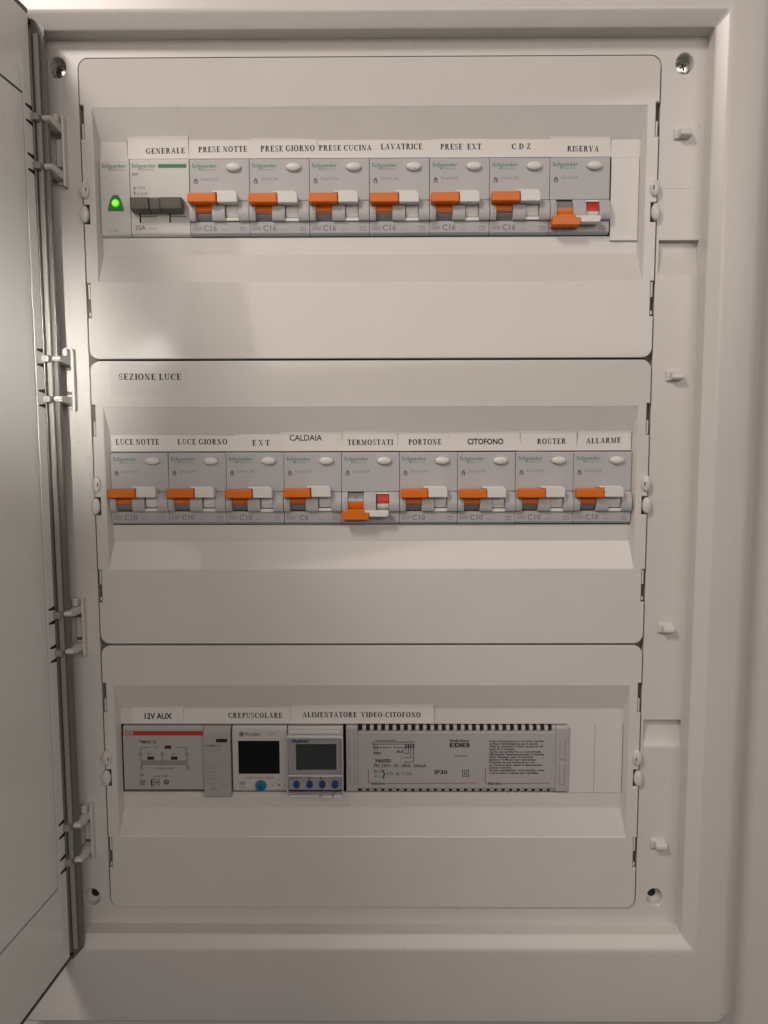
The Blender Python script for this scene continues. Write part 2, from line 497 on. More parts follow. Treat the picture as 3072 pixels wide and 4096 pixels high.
# fine moulding lines on the right flange
for z in (178.0, -8.5, -21.0, -112.0):
    f.box(174.0, 191.0, 1.86, 1.99, z - 0.12, z + 0.12, FRAME)
cpart(f, 'frame', sharp=28)
b = MB()
b.flat(-196, 196, -284, 262, 60.0, BOXIN)
for x in (-196, 196): b.quad([(x, 6.5, -284), (x, 60, -284), (x, 60, 262), (x, 6.5, 262)], BOXIN)
for z in (-284, 262): b.quad([(-196, 6.5, z), (196, 6.5, z), (196, 60, z), (-196, 60, z)], BOXIN)
for x, z in SCW[2:]: b.lathe_y(x, z, [(2.2, 9.2), (2.0, 22.0)], BLACK, n=16)
cpart(b, 'back_box')
for x, z in SCW[:2]:
    s = MB()
    s.lathe_y(x, z - 0.4, [(4.3, 7.9), (4.3, 6.6), (3.8, 5.8), (2.4, 5.3), (0.0, 5.2)], SCREWM, n=20)
    for a in (20, 110):
        c_, s_ = math.cos(R(a)), math.sin(R(a))
        s.line((x - 2.1 * c_, z - 0.4 - 2.1 * s_), (x + 2.1 * c_, z - 0.4 + 2.1 * s_), 0.9, 5.08 - 0.004 * (a > 50), BLACK)
    o = cpart(s, 'screw')
# catches for the door on the right flange
for z, kind in ((208.2, 0), (67.7, 1), (-88.0, 2), (-229.5, 3)):
    c = MB()
    pr = [(2.2, -2.4), (-2.6, -2.2), (-3.6, -1.2), (-3.4, 1.0), (-1.6, 2.3), (2.2, 3.4)]
    c.prism([(p, z + q) for p, q in pr], 'x', 181.6, 188.6, FRAME, bev=0.5)
    c.prism([(2.2, z - 3.2), (0.4, z - 2.4), (0.4, z + 2.6), (2.2, z + 3.6)], 'x', 179.6, 182.2, FRAME, bev=0.3)
    cpart(c, 'catch')

# door, hinged on the left edge of the opening
DH = Vector((-190.0, -12.0)); DA = R(5.0)
dd = Vector((-math.sin(DA), -math.cos(DA))); dn = Vector((math.cos(DA), -math.sin(DA)))   # along the door, and towards the panel


class DoorMB(MB):
    """x = distance from the hinge, y = height above the inner face (negative = towards the panel)"""
    def place(self):
        out = []
        for s_, h, z in self.v:
            p = DH + dd * s_ - dn * h
            out.append((p.x, p.y, z))
        self.v = out
        return self


DW = 402.0
d = DoorMB()
d.box(4.5, DW, 1.2, 9.0, -294.2, 267.4, DOORW, bev=0.3)
door = cpart(d.place(), 'door')
d = DoorMB()
d.box(0.4, DW + 0.6, -0.2, 8.4, -296.9, -294.3, EDGE, bev=0.4)
d.box(5.0, DW + 0.6, -0.2, 8.4, 267.5, 270.2, EDGE, bev=0.4)
d.box(-1.0, 4.3, 2.4, 8.0, -294.2, 264.0, SMOKED)
d.box(-1.0, 4.9, 0.4, 8.2, 264.1, 266.2, EDGE)
o = cpart(d.place(), 'door_edge', door); o.location.z = 0
d = DoorMB()                                        # rim round the inner panel, standing just proud of it
ss, z0, z1 = 13.4, -243.2, 221.8
for a, b_, c, e in ((5.2, ss - 0.55, -294.2, 267.4), (ss - 0.55, DW - 0.6, -294.2, z0 - 0.6), (ss - 0.55, DW - 0.6, z1 + 0.6, 267.4), (DW - 20, DW - 0.6, z0 - 0.6, z1 + 0.6)):
    d.box(a, b_, 0.0, 1.19, c, e, DOORW)
for zc in (212.3, 185.8, 77.5, 54.1, -74.9, -98.3, -209.0, -231.5):
    for q in (-4.6, 3.8):
        d.prism([(5.0, zc + q - 0.6), (11.4, zc + q + 0.2), (11.4, zc + q + 1.2), (5.0, zc + q + 1.8)], 'y', -0.25, 0.6, BLACK)
o = cpart(d.place(), 'door_rim', door); o.location.z = 0
d = DoorMB()
d.box(ss + 0.55, DW - 20.6, 0.15, 1.19, z0 + 0.6, z1 - 0.6, DOORW, bev=0.35)
o = cpart(d.place(), 'inner_panel', door); o.location.z = 0
d = DoorMB()
d.box(ss - 0.54, ss + 0.54, 1.05, 1.18, z0 - 0.6, z1 + 0.6, BLACK)
d.box(ss - 0.5, DW - 20, 1.06, 1.17, z0 - 0.59, z0 + 0.59, BLACK)
d.box(ss - 0.5, DW - 20, 1.06, 1.17, z1 - 0.59, z1 + 0.59, BLACK)
o = cpart(d.place(), 'seal', door); o.location.z = 0
# smoked hinge rail running the height of the door
r = MB()
r.box(-192.2, -189.4, -17.0, -9.0, -292.0, 259.5, SMOKED, bev=0.5)
r.box(-189.3, -186.2, -15.4, -9.2, -291.0, 258.6, SMOKE, bev=0.9, seg=3)
r.box(-186.1, -183.4, -13.6, -9.4, -290.0, 258.0, SMOKED, bev=0.5)
r.prism([(-192.0, -292.0), (-183.4, -286.0), (-183.4, -291.0), (-190.5, -299.0), (-192.0, -298.0)], 'y', -13.0, -9.5, SMOKED)
r.prism([(-192.0, 259.0), (-183.4, 257.5), (-183.4, 262.0), (-191.0, 268.0), (-192.0, 267.0)], 'y', -13.0, -9.5, SMOKED)
o = cpart(r, 'hinge_rail', door, sharp=40); o.location.z = 0
for za, zb in ((212.3, 185.8), (77.5, 54.1), (-74.9, -98.3), (-209.0, -231.5)):
    h = MB()
    h.box(-185.0, -179.8, 0.4, 2.1, zb - 5.0, za + 6.5, FRAME, bev=0.5)
    h.box(-180.8, -179.0, -2.4, 2.1, zb - 6.5, za + 7.5, FRAME, bev=0.8)
    h.box(-185.2, -181.6, -5.2, 1.0, za + 2.6, za + 7.4, FRAME, bev=0.8)
    for zc in (za, zb):
        h.prism([(1.0, zc - 3.0), (-8.0, zc - 2.4), (-15.4, zc - 1.4), (-16.8, zc + 0.2), (-15.4, zc + 1.8), (-8.0, zc + 2.3), (1.0, zc + 2.5)], 'x', -185.6, -180.6, FRAME, bev=0.8)
        h.box(-192.6, -186.4, -18.8, -10.0, zc - 2.2, zc + 2.0, SMOKE, bev=0.9)
    h.box(-184.6, -181.2, -0.1, 0.3, zb + 3.4, zb + 5.4, SMOKED)
    h.box(-184.6, -181.2, -0.1, 0.3, za - 5.4, za - 3.4, SMOKED)
    cpart(h, 'hinge_bracket')

# ------------------------------------------------------------------ cover plates
CVX = 170.0
COVZ = ((251.9, 78.9), (77.7, -97.4), (-98.6, -272.3))
WORD = ('top', 'middle', 'bottom')
CLAB = ('top white cover plate, above the seam, round the breaker row with the green lamp',
        'middle white cover plate bearing the SEZIONE LUCE lettering in its upper left corner',
        'bottom white cover plate round the timers and the long grey power supply')
covers = []
for k in range(3):
    zt, zb = COVZ[k]; rz = ROWZ[k]
    root = thing('cover_plate', (0, 0, zb), CLAB[k], 'cover plate', 'cover plates of the cabinet')
    covers.append(root)
    lz = zb

    def place(mb, name, root=root, lz=lz, sharp=32):
        mb.v = [(x, y, z - lz) for x, y, z in mb.v]
        return mb.build(name, root, sharp=sharp)
    # outline, counter-clockwise, with the slots at the sides
    ups = (rz + 51.6, rz + 32.4); los = (rz - 50.4, rz - 71.0)
    cam_z = rz - 10.6
    base = rrect(-CVX, CVX, zb, zt, 6.0, 7)
    q = 8
    seq = base[0:q]                                   # top right corner
    left = []
    nd = 2.1
    def notch(side, za, zc, dpt):
        x = side * CVX; xi = side * (CVX - dpt)
        return [(x, za), (xi, za), (xi, zc), (x, zc)]
    ls = notch(-1, ups[0], ups[1], nd) + notch(-1, cam_z + 5.6, cam_z - 5.6, 3.4) + notch(-1, los[0], los[1], nd)
    rs = notch(1, los[1], los[0], nd) + notch(1, cam_z - 5.6, cam_z + 5.6, 3.4) + notch(1, ups[1], ups[0], nd)
    outl = base[0:q] + base[q:2 * q] + ls + base[2 * q:3 * q] + base[3 * q:4 * q] + rs
    p = MB()
    inn = offset_poly(outl, 0.45)
    hx, hz = 163.3, 49.9
    h0 = [(-hx, rz - hz - 0.3), (hx, rz - hz - 0.3), (hx, rz + hz + 0.2), (-hx, rz + hz + 0.2)]
    h1 = [(-hx + .4, rz - hz + 0.2), (hx - .4, rz - hz + 0.2), (hx - .4, rz + hz - 0.3), (-hx + .4, rz + hz - 0.3)]
    fx = 161.2
    h2 = [(-fx, rz - 33.2), (fx, rz - 33.2), (fx, rz + 33.0), (-fx, rz + 33.0)]
    op = [(-161.0, rz - 22.9), (161.0, rz - 22.9), (161.0, rz + 22.9), (-161.0, rz + 22.9)]
    fill_with_holes(p, [inn, h0], 0.0, ABS)
    bridge(p, inn, 0.0, outl, 0.4, ABS); bridge(p, outl, 0.4, outl, 3.2, ABS)
    bridge(p, h0, 0.0, h1, 0.25, ABS); bridge(p, h1, 0.25, h2, 6.0, ABS)
    for c_, d_ in ((rz + 22.9, rz + 33.0), (rz - 33.2, rz - 22.9)):
        p.flat(-fx, fx, c_, d_, 6.0, ABS)
        e_ = c_ if c_ > rz else d_
        p.quad([(-fx, 6.0, e_), (fx, 6.0, e_), (fx, 8.0, e_), (-fx, 8.0, e_)], ABS)
    place(p, 'plate', sharp=0)
    for side in (-1, 1):
        kb = MB()                                     # fixed boss with a tiny slit, and the turning cam below it
        zc = rz + 3.0
        prof = [(1.0, 0.3), (0.98, -0.9), (0.85, -1.7), (0.55, -2.2), (0.0, -2.4)]
        kb.lathe_y(side * 168.6, zc, [(rr * 2.9, yy) for rr, yy in prof], ABS, n=20, sx=1.0, sz=1.75)
        kb.box(side * 167.3 - 0.3, side * 167.3 + 0.3, -2.45, -1.5, zc - 1.3, zc + 0.9, BLACK)
        place(kb, 'lock_boss')
        kc = MB()
        kc.lathe_y(side * 169.6, cam_z, [(rr * 2.7, yy + 0.3) for rr, yy in prof] , ABS, n=20, sx=1.0, sz=1.9)
        kc.box(side * 167.0 - 0.35, side * 167.0 + 0.35, 0.5, 3.0, cam_z - 5.4, cam_z + 5.4, BLACK)
        place(kc, 'lock_cam')
        for a_, b_ in ((ups[1] + 0.4, ups[1] + 9.0), (los[0] - 9.4, los[0] - 0.5), (los[1] + 1.0, los[1] + 3.4)):
            tg = MB()
            tg.box(side * 168.9 - 0.55, side * 168.9 + 0.55, 0.8, 3.0, a_, b_, ABS, bev=0.3)
            place(tg, 'clip')
    root['_z'] = lz

# paper labels: (cover, text, style, x0, x1, baseline, capheight, paper x0, paper x1, top, slope)
LABELS = [
    (0, '', 'serif', 0, 0, 0, 0, -160.6, -144.5, 33.0, 0),
    (0, 'GENERALE', 'serif', -133.6, -110.2, 200.3, 3.2, -144.2, -108.4, 35.6, 0.012),
    (0, 'PRESE NOTTE', 'serif', -102.2, -73.0, 201.0, 3.3, -108.1, -70.4, 33.8, 0.012),
    (0, 'PRESE GIORNO', 'serif', -65.0, -32.6, 201.3, 3.4, -70.1, -31.6, 34.2, 0.006),
    (0, 'PRESE CUCINA', 'serif', -30.2, 1.3, 201.7, 3.2, -31.3, 3.4, 33.4, 0.0),
    (0, 'LAVATRICE', 'serif', 6.8, 31.6, 202.2, 3.3, 3.7, 36.8, 33.2, 0.0),
    (0, 'PRESE  EXT', 'serif', 42.3, 66.6, 202.0, 3.3, 37.1, 73.4, 33.6, 0.0),
    (0, 'C D Z', 'serif', 84.7, 96.1, 202.0, 3.2, 73.7, 107.6, 33.2, 0.005),
    (0, 'RISERVA', 'serif', 117.8, 136.6, 200.6, 3.2, 107.9, 143.2, 34.4, -0.01),
    (1, 'LUCE NOTTE', 'serif', -158.0, -131.0, 27.2, 3.5, -160.6, -127.0, 33.0, 0),
    (1, 'LUCE GIORNO', 'serif', -119.6, -88.8, 27.2, 3.5, -126.7, -84.0, 33.0, 0),
    (1, 'E X T', 'serif', -73.2, -62.7, 26.5, 3.5, -83.7, -55.6, 33.4, 0),
    (1, 'CALDAIA', 'sans', -50.2, -30.0, 29.5, 3.6, -55.3, -18.0, 34.6, 0),
    (1, 'TERMOSTATI', 'serif', -14.4, 13.8, 26.7, 3.4, -17.7, 16.2, 34.6, 0),
    (1, 'PORTONE', 'serif', 23.4, 43.8, 26.8, 3.4, 16.5, 48.0, 34.0, 0.006),
    (1, 'CITOFONO', 'sansb', 59.8, 82.1, 27.0, 3.4, 48.3, 92.0, 34.4, 0),
    (1, 'ROUTER', 'serif', 102.9, 120.6, 27.0, 3.4, 92.3, 127.4, 34.6, 0.01),
    (1, 'ALLARME', 'serif', 133.0, 154.5, 27.2, 3.3, 127.7, 160.4, 34.8, 0.03),
    (2, '12V AUX', 'sansb', -145.8, -128.2, -148.1, 3.6, -153.4, -121.0, 34.0, 0),
    (2, 'CREPUSCOLARE', 'serif', -92.0, -57.3, -147.5, 3.4, -120.0, -52.0, 33.8, 0),
    (2, 'ALIMENTATORE  VIDEO-CITOFONO', 'serif', -44.4, 31.4, -147.1, 3.4, -51.7, 39.6, 35.4, 0),
    (2, '', 'serif', 0, 0, 0, 0, 40.0, 160.4, 33.1, 0),
]
_pi = 0
for ci, txt, sty, x0, x1, bl, ch, px0, px1, top, slope in LABELS:
    if not txt: continue
    root = covers[ci]; rz = ROWZ[ci]; lz = COVZ[ci][1]
    p = MB()
    zlo = rz + 23.05; zfl = rz + 32.9; zt_ = rz + top
    _pi += 1; yf = 5.72 - 0.07 * (_pi % 2); px0 -= 0.4; px1 += 0.4
    bend = (zt_ - zfl) * 0.345
    slp = random.uniform(-0.3, 0.3) if top < 35 else 0.2
    tt = [(px0, zt_ - slp), (px1, zt_ + slp)]
    fr = [(px0, yf, zlo), (px1, yf, zlo + 0.15), (px1, yf, zfl), (px0, yf, zfl)]
    bk = [(a, yv + 0.22, c) for a, yv, c in fr]
    yb_ = yf - bend
    up_ = [(px0, yb_, tt[0][1]), (px1, yb_, tt[1][1])]
    p.quad(fr, PAPER); p.quad([fr[3], fr[2], up_[1], up_[0]], PAPER)
    p.quad([fr[0], fr[1], bk[1], bk[0]], PAPER)
    p.quad([up_[0], up_[1], (px1, yb_ + 0.3, tt[1][1] + 0.05), (px0, yb_ + 0.3, tt[0][1] + 0.05)], PAPER)
    p.quad([fr[0], bk[0], (px0, yb_ + 0.3, tt[0][1]), up_[0], fr[3]], PAPER)
    p.quad([fr[1], bk[1], (px1, yb_ + 0.3, tt[1][1]), up_[1], fr[2]], PAPER)
    if sty == 'serif': p.serif(txt, x0, x1, bl, ch, yf - 0.04, INK, slope)
    else: p.sans(txt, x0, bl, ch, yf - 0.04, INK, width=x1 - x0, bold=0.03 if sty == 'sansb' else 0.016)
    p.v = [(x, y, z - lz) for x, y, z in p.v]
    o = p.build('paper_label', root)
    o['label'] = 'paper label reading ' + ' '.join(txt.split())
p = MB()
p.quad([(37.6, 4.6, 207.6), (38.6, 4.5, 207.7), (40.2, 2.6, 211.0), (39.4, 2.4, 211.2)], PAPER)
p.v = [(x, y, z - COVZ[0][1]) for x, y, z in p.v]
p.build('curled_corner', covers[0])
# clear tape with lettering on the middle cover
p = MB()
p.serif('SEZIONE LUCE', -152.6, -114.6, 66.5, 3.7, -0.10, INK, -0.004)
p.v = [(x, y, z - COVZ[1][1]) for x, y, z in p.v]
o = p.build('lettering', covers[1]); o['label'] = 'serif lettering reading SEZIONE LUCE'
p = MB()
p.box(-158.0, -111.4, -0.075, -0.012, 57.0, 76.4, TAPE)
for x, z, r_ in ((-153.2, 74.6, 0.7), (-151.0, 75.2, 0.5), (-148.6, 74.6, 0.8), (-158.8, 71.2, 0.6), (-139.8, 75.4, 0.5), (-135.0, 74.9, 0.7), (-117.6, 69.8, 0.8), (-130.2, 75.6, 0.5), (-110.6, 64.4, 0.6)):
    p.lathe_y(x, z, [(r_, -0.02), (r_ * 0.8, -0.18), (r_ * 0.4, -0.3), (0, -0.34)], CLEAR, n=10, sx=0.8, sz=1.1)
p.v = [(x, y, z - COVZ[1][1]) for x, y, z in p.v]
p.build('clear_tape', covers[1])
# blanking plates
for ci, xa, xb, zlo in ((0, 144.3, 161.0, 22.9 + 2.6), (2, 125.2, 143.1, 22.9), (2, 143.25, 160.9, 22.9)):
    p = MB(); rz = ROWZ[ci]
    p.box(xa, xb, 5.45, 7.6, rz - zlo, rz + 22.7, ABS, bev=0.25)
    if ci == 0: p.box(xa + 0.2, xb - 0.2, 4.6, 6.2, rz - zlo - 0.2, rz - zlo + 0.5, ABS, bev=0.2)
    p.v = [(x, y, z - COVZ[ci][1]) for x, y, z in p.v]
    p.build('blanking_plate', covers[ci])

# ------------------------------------------------------------------ two-pole breakers
NOSE = [(1.0, -2.0), (-0.5, -2.3), (-1.7, -3.3), (-2.9, -5.2), (-3.6, -7.4), (-3.9, -9.4), (-3.7, -11.6), (-3.1, -13.3), (-2.5, -14.3), (1.0, -14.3)]


def schneider(p, x, z, w, y):
    """green maker's lettering with the looped tail, small grey word under it"""
    p.sans('Sch', x, z, 2.15, y, GREENINK, width=w * 0.325, bold=0.012)
    p.sans('neider', x + w * 0.36, z, 2.15, y, GREENINK, width=w * 0.64, bold=0.006)
    p.ring(x + w * 0.335, z - 0.75, 0.45, 0.85, y, GREENINK, n=14, a0=100, a1=400)
    p.line((x + w * 0.36, z + 0.9), (x + w * 0.40, z - 0.5), 0.4, y - 0.002, GREENINK)
    p.sans('Electric', x + w * 0.44, z - 1.75, 1.25, y, FAINTINK, width=w * 0.5)


def breaker_body(rating, off):
    p = MB()
    xa, xb = -17.8, 17.75
    prof = [(24.0, -22.2), (0.9, -22.2), (-0.35, -21.2), (-0.7, -20.8), (-0.7, -14.35), (1.2, -14.35), (1.2, -2.0), (0.0, -2.0), (0.0, 21.7), (0.5, 22.3), (24.0, 22.3)]
    p.prism(prof, 'x', xa, xb, BRK, bev=0.18, seg=1)
    p.flat(xa + 0.3, xb - 0.3, -20.7, -14.5, -0.72, BRKD)
    for a, b_ in ((xa + 0.02, -14.1), (-4.3, 3.4), (11.4, xb - 0.02)):
        p.prism(NOSE, 'x', a, b_, BRK, bev=0.25, seg=1)
    p.box(10.9, xb - 0.1, -0.02, 0.2, -1.75, -1.55, FAINTINK)
    schneider(p, -16.3, 17.3, 15.0, -0.04)
    # house sign
    p.quad([(-15.4, -0.04, 8.0), (-13.1, -0.04, 8.0), (-13.1, -0.04, 10.2), (-14.25, -0.04, 11.4), (-15.4, -0.04, 10.2)], GREYINK)
    p.flat(-14.7, -14.1, 8.2, 9.6, -0.06, BRK)
    p.sans('DomC45', -10.9, 9.8, 1.7, -0.04, FAINTINK, width=10.2)
    yb = -0.78
    for zz, w_ in ((-16.4, 3.4), (-17.6, 5.6), (-18.4, 5.6), (-19.2, 5.4)):
        p.flat(-16.8, -16.8 + w_, zz, zz + 0.42, yb, FAINTINK)
    p.sans(rating, -10.1 if rating != 'C6' else -8.6, -19.7, 3.3, yb, GREYINK, bold=0.008)
    p.sans('30mA', 0.4 if rating != 'C6' else 3.4, -19.6, 1.15, yb, FAINTINK, width=4.0)
    p.rim(11.9, 15.4, -19.7, -17.4, 0.22, yb, FAINTINK)
    p.poly([(12.6, -18.4), (13.2, -18.1), (13.9, -18.7), (14.6, -18.4)], 0.25, yb - 0.002, FAINTINK)
    p.sans('I 0 F 3', -15.0, -12.6, 0.9, -4.0, FAINTINK, width=7.0, vert=True)
    return p


def drum(p, x0, x1, za, zb, m, rad=7.2, cz=-8.3, cy=4.6):
    """curved strip of the lever drum between heights za > zb"""
    n = 6; pr = []
    for i in range(n + 1):
        z = za + (zb - za) * i / n
        pr.append((cy - math.sqrt(max(0.2, rad * rad - (z - cz) ** 2)), z))
    pr += [(4.0, zb), (4.0, za)]
    p.prism(pr, 'x', x0, x1, m)


def test_button():
    t = MB()
    t.lathe_y(8.5, 17.1, [(1.0, 0.2), (1.0, -0.9), (0.94, -1.5), (0.78, -2.0), (0.45, -2.35), (0.0, -2.5)], WHT, n=28, sx=4.55, sz=2.45)
    t.ring(8.5, 17.1, 4.5, 4.75, -0.03, GREYINK, n=28, rz=0.55)
    return t


def make_breaker(rating, off, label, proto=None):
    root = thing('circuit_breaker', (0, 0, 0), label, 'circuit breaker', 'two-pole circuit breakers')
    breaker_body(rating, off).build('body', root)
    if proto:
        for ch in proto:
            c = ch.copy(); COL.objects.link(c); c.parent = root
        return root
    test_button().build('test_button', root)
    l = MB()
    if not off:
        l.box(-17.5, -0.7, -8.4, -2.6, -5.4, 0.2, ORANGE, bev=0.8, seg=3)
        drum(l, -14.0, -4.4, -2.5, -9.6, ORANGE)
        l.box(-14.0, -4.4, -3.25, -2.2, -8.9, -8.3, ORANGE, bev=0.15)
    else:
        drum(l, -14.0, -4.4, -8.0, -13.2, ORANGE)
        l.prism([(-17.6, -18.9), (-1.0, -18.9), (-1.0, -15.0), (-3.6, -14.6), (-4.2, -12.6), (-14.0, -12.6), (-14.6, -13.4), (-17.6, -13.8)], 'y', -8.2, -1.5, ORANGE, bev=0.6, seg=3)
    l.build('lever', root)
    h = MB()
    if not off:
        h.prism([(-3.3, 0.35), (-0.45, 0.35), (-0.45, -5.2), (11.5, -5.2), (11.5, -0.6), (11.0, 0.8), (9.6, 1.7), (-3.3, 1.7)], 'y', -7.4, -1.2, WHT, bev=0.9, seg=3)
        drum(h, 3.9, 11.2, -4.8, -11.7, WHT, rad=6.4)
        h.box(3.2, 11.6, -2.0, 0.9, -14.25, -12.3, WHT, bev=0.35)
    else:
        drum(h, 3.9, 11.2, -9.4, -14.0, WHT, rad=6.4)
        h.prism([(-3.8, -13.2), (11.2, -13.2), (11.2, -15.8), (10.2, -17.2), (-0.8, -17.2), (-0.8, -14.8), (-3.8, -14.6)], 'y', -7.4, -1.6, WHT, bev=0.6, seg=3)
        h.box(3.5, 11.4, -0.6, 0.9, -3.6, -2.4, WHT, bev=0.25)
    h.build('white_coupling', root)
    wd = MB()
    if not off:
        drum(wd, -13.95, -4.45, -9.7, -14.2, STEEL, rad=6.6)
    else:
        drum(wd, -13.95, -4.45, -2.6, -7.95, STEEL, rad=6.6)
        wd.sans('0', -9.2, -6.6, 1.7, -1.98, ORANGE if rating == 'C16' else GREYINK, align='C')
    wd.build('drum_window', root)
    if off:
        rf = MB(); drum(rf, 3.95, 11.15, -3.9, -9.35, RED, rad=6.2); rf.build('trip_flag', root)
    gp = MB()
    gp.box(-14.05, -4.35, 1.0, 1.15, -14.3, -2.1, BLACK); gp.box(3.45, 11.35, 1.0, 1.15, -14.3, -2.1, BLACK)
    gp.build('slot', root)
    return root


BY = 4.0


def put(o, row, slot, dx=0.0):
    o.location = Vector((ROWX + slot * PITCH / 2 + PITCH / 2 + dx, BY + random.uniform(-0.12, 0.12), ROWZ[row] + random.uniform(-0.08, 0.08))) * S


def seat(o):
    """every lever sits a hair differently"""
    dz = random.uniform(-0.3, 0.25)
    for ch in bpy.data.objects:
        if ch.parent == o and ch.name.split('.')[0] in ('lever', 'white_coupling'):
            ch.location.z = dz * S; ch.location.x = random.uniform(-0.12, 0.12) * S
    o.rotation_euler.y = R(random.uniform(-0.25, 0.25))


def parts_of(root):
    return [k for k in bpy.data.objects if k.parent == root and not k.name.startswith('body')]


row1 = ['PRESE NOTTE', 'PRESE GIORNO', 'PRESE CUCINA', 'LAVATRICE', 'PRESE EXT', 'C D Z']
on16 = make_breaker('C16', False, 'grey C16 breaker with raised orange lever under the PRESE NOTTE label')
for i, nm in enumerate(row1):
    o = on16 if i == 0 else copy_tree(on16)
    o['label'] = 'grey C16 breaker with raised orange lever under the %s label' % nm
    put(o, 0, 3 + 2 * i); seat(o)
off16 = make_breaker('C16', True, 'grey C16 breaker switched off, red flag showing, under the RISERVA label')
put(off16, 0, 15)
on10 = make_breaker('C10', False, '', parts_of(on16))
row2 = ['LUCE NOTTE', 'LUCE GIORNO', 'E X T', None, None, 'PORTONE', 'CITOFONO', 'ROUTER', 'ALLARME']
first = True
for i, nm in enumerate(row2):
    if nm is None: continue
    o = on10 if first else copy_tree(on10); first = False
    o['label'] = 'grey C10 breaker with raised orange lever under the %s label' % nm
    put(o, 1, 2 * i); seat(o)
c6 = make_breaker('C6', False, 'grey C6 breaker with raised orange lever under the CALDAIA label', parts_of(on16))
put(c6, 1, 6)
o6 = make_breaker('C6', True, 'grey breaker switched off, red flag showing, under the TERMOSTATI label')
put(o6, 1, 8)

# ------------------------------------------------------------------ green indicator lamp, one module
t = thing('indicator_light', (ROWX + 9.0, BY, ROWZ[0]), 'white module with a glowing green lamp, first in the top row', 'indicator light')
p = MB()
p.prism([(24, -22.6), (1.8, -22.6), (0.3, -21.6), (-0.5, -20.0), (-0.5, 21.6), (0, 22.3), (24, 22.3)], 'x', -8.8, 8.85, SWW, bev=0.3, seg=2)
schneider(p, -7.6, 17.3, 14.6, -0.56)
p.sans('A', -5.8, 11.2, 1.3, -0.56, FAINTINK)
p.sans('15 001', -5.2, -19.6, 1.1, -0.56, FAINTINK, width=6.4)
p.build('body', t)
p = MB()
tri = [(-4.7, -7.8), (4.9, -7.8), (4.8, -6.0), (3.2, -1.0), (1.8, 1.2), (0.6, 1.7), (-0.4, 1.7), (-1.6, 1.2), (-3.0, -1.0), (-4.6, -6.0)]
p.prism(tri, 'y', -0.9, 0.5, GREENH, bev=0.3)
p.build('lamp_housing', t)
p = MB()
p.lathe_y(0.15, -3.3, [(2.35, -0.7), (2.35, -1.2), (2.0, -1.7), (1.2, -2.0), (0.0, -2.1)], GREENL, n=24)
p.prism([(0.8, -7.2), (4.0, -7.2), (3.6, -5.6), (2.6, -5.3)], 'y', -1.1, -0.85, GREENH)
p.lathe_y(0.15, -3.3, [(1.5, -1.95), (1.4, -2.06), (0.9, -2.16), (0.0, -2.2)], GREENC, n=20)
p.build('lamp', t)

# ------------------------------------------------------------------ main isolator, two modules
t = thing('main_switch', (ROWX + PITCH / 2 + PITCH / 2, BY, ROWZ[0]), 'white 32A main switch with double dark grey lever under the GENERALE label', 'switch')
p = MB()
p.prism([(24, -22.5), (1.8, -22.5), (0.3, -21.5), (-0.5, -20.0), (-0.5, 21.6), (0, 22.3), (24, 22.3)], 'x', -17.7, 17.7, SWW, bev=0.3, seg=2)
schneider(p, -16.5, 17.3, 14.8, -0.56)
p.box(-0.6, 16.2, -0.62, -0.4, 17.1, 19.2, GREENINK)
p.sans('iSW', -16.3, 12.6, 1.7, -0.56, GREYINK, bold=0.015, width=3.8)
p.line((-15.1, 1.7), (-15.1, 6.2), 0.3, -0.56, GREYINK)
p.quad([(-15.9, -0.565, 5.0), (-14.3, -0.565, 5.0), (-15.1, -0.565, 6.6)], GREYINK)
p.quad([(-15.9, -0.565, 2.9), (-14.3, -0.565, 2.9), (-15.1, -0.565, 1.3)], GREYINK)
p.sans('I.ON', -13.6, 4.8, 1.6, -0.56, GREYINK, width=4.6)
p.sans('0.OFF', -13.6, 1.4, 1.6, -0.56, GREYINK, width=6.2)
p.sans('32A', -15.4, -18.7, 2.5, -0.56, GREYINK, bold=0.015, width=6.2)
p.sans('415V', -7.2, -18.6, 1.1, -0.56, GREYINK, width=4.8)
p.flat(-0.6, -0.2, -18.2, -17.8, -0.56, GREYINK)
for xx in (-1.6, 2.0): p.box(xx, xx + 0.12, -0.53, -0.45, -21, 16.5, FAINTINK) if xx > 5 else None
for xa in (-12.6, 5.2):
    p.flat(xa, xa + 10.4, -14.6, -4.0, -0.53, DEVL)
    p.box(xa, xa + 0.9, -0.62, -0.5, -14.6, -4.0, BLACK)  # black strip paints the shadow along each slot's left edge
    p.box(xa + 0.9, xa + 10.4, -0.60, -0.5, -11.4, -10.9, DKGREY)
p.build('body', t)
for xa, xb, y0 in ((-15.6, -4.6, -9.2), (-4.3, 1.9, -8.4), (2.2, 14.6, -9.2)):
    p = MB()
    p.prism([(-1.0, -1.4), (y0 + 1.2, -2.0), (y0, -2.6), (y0 + 0.6, -8.8), (-2.6, -10.0), (-1.0, -9.6)], 'x', xa, xb, DKGREY, bev=0.5, seg=2)
    p.build('lever', t)

# ------------------------------------------------------------------ bottom row devices (local x from the left edge, z about the row centre)
Z3 = ROWZ[2]


def dev(name, x0, label, cat, y=BY):
    return thing(name, (x0, y, Z3), label, cat)


def devbox(p, w, zt, zb, m, y=0.0, ch=2.2, chd=1.6):
    p.prism([(26, zb), (y + 0.6, zb), (y, zb + 0.8), (y, zt - ch), (y + chd, zt), (26, zt)], 'x', 0.1, w - 0.1, m, bev=0.2, seg=1)


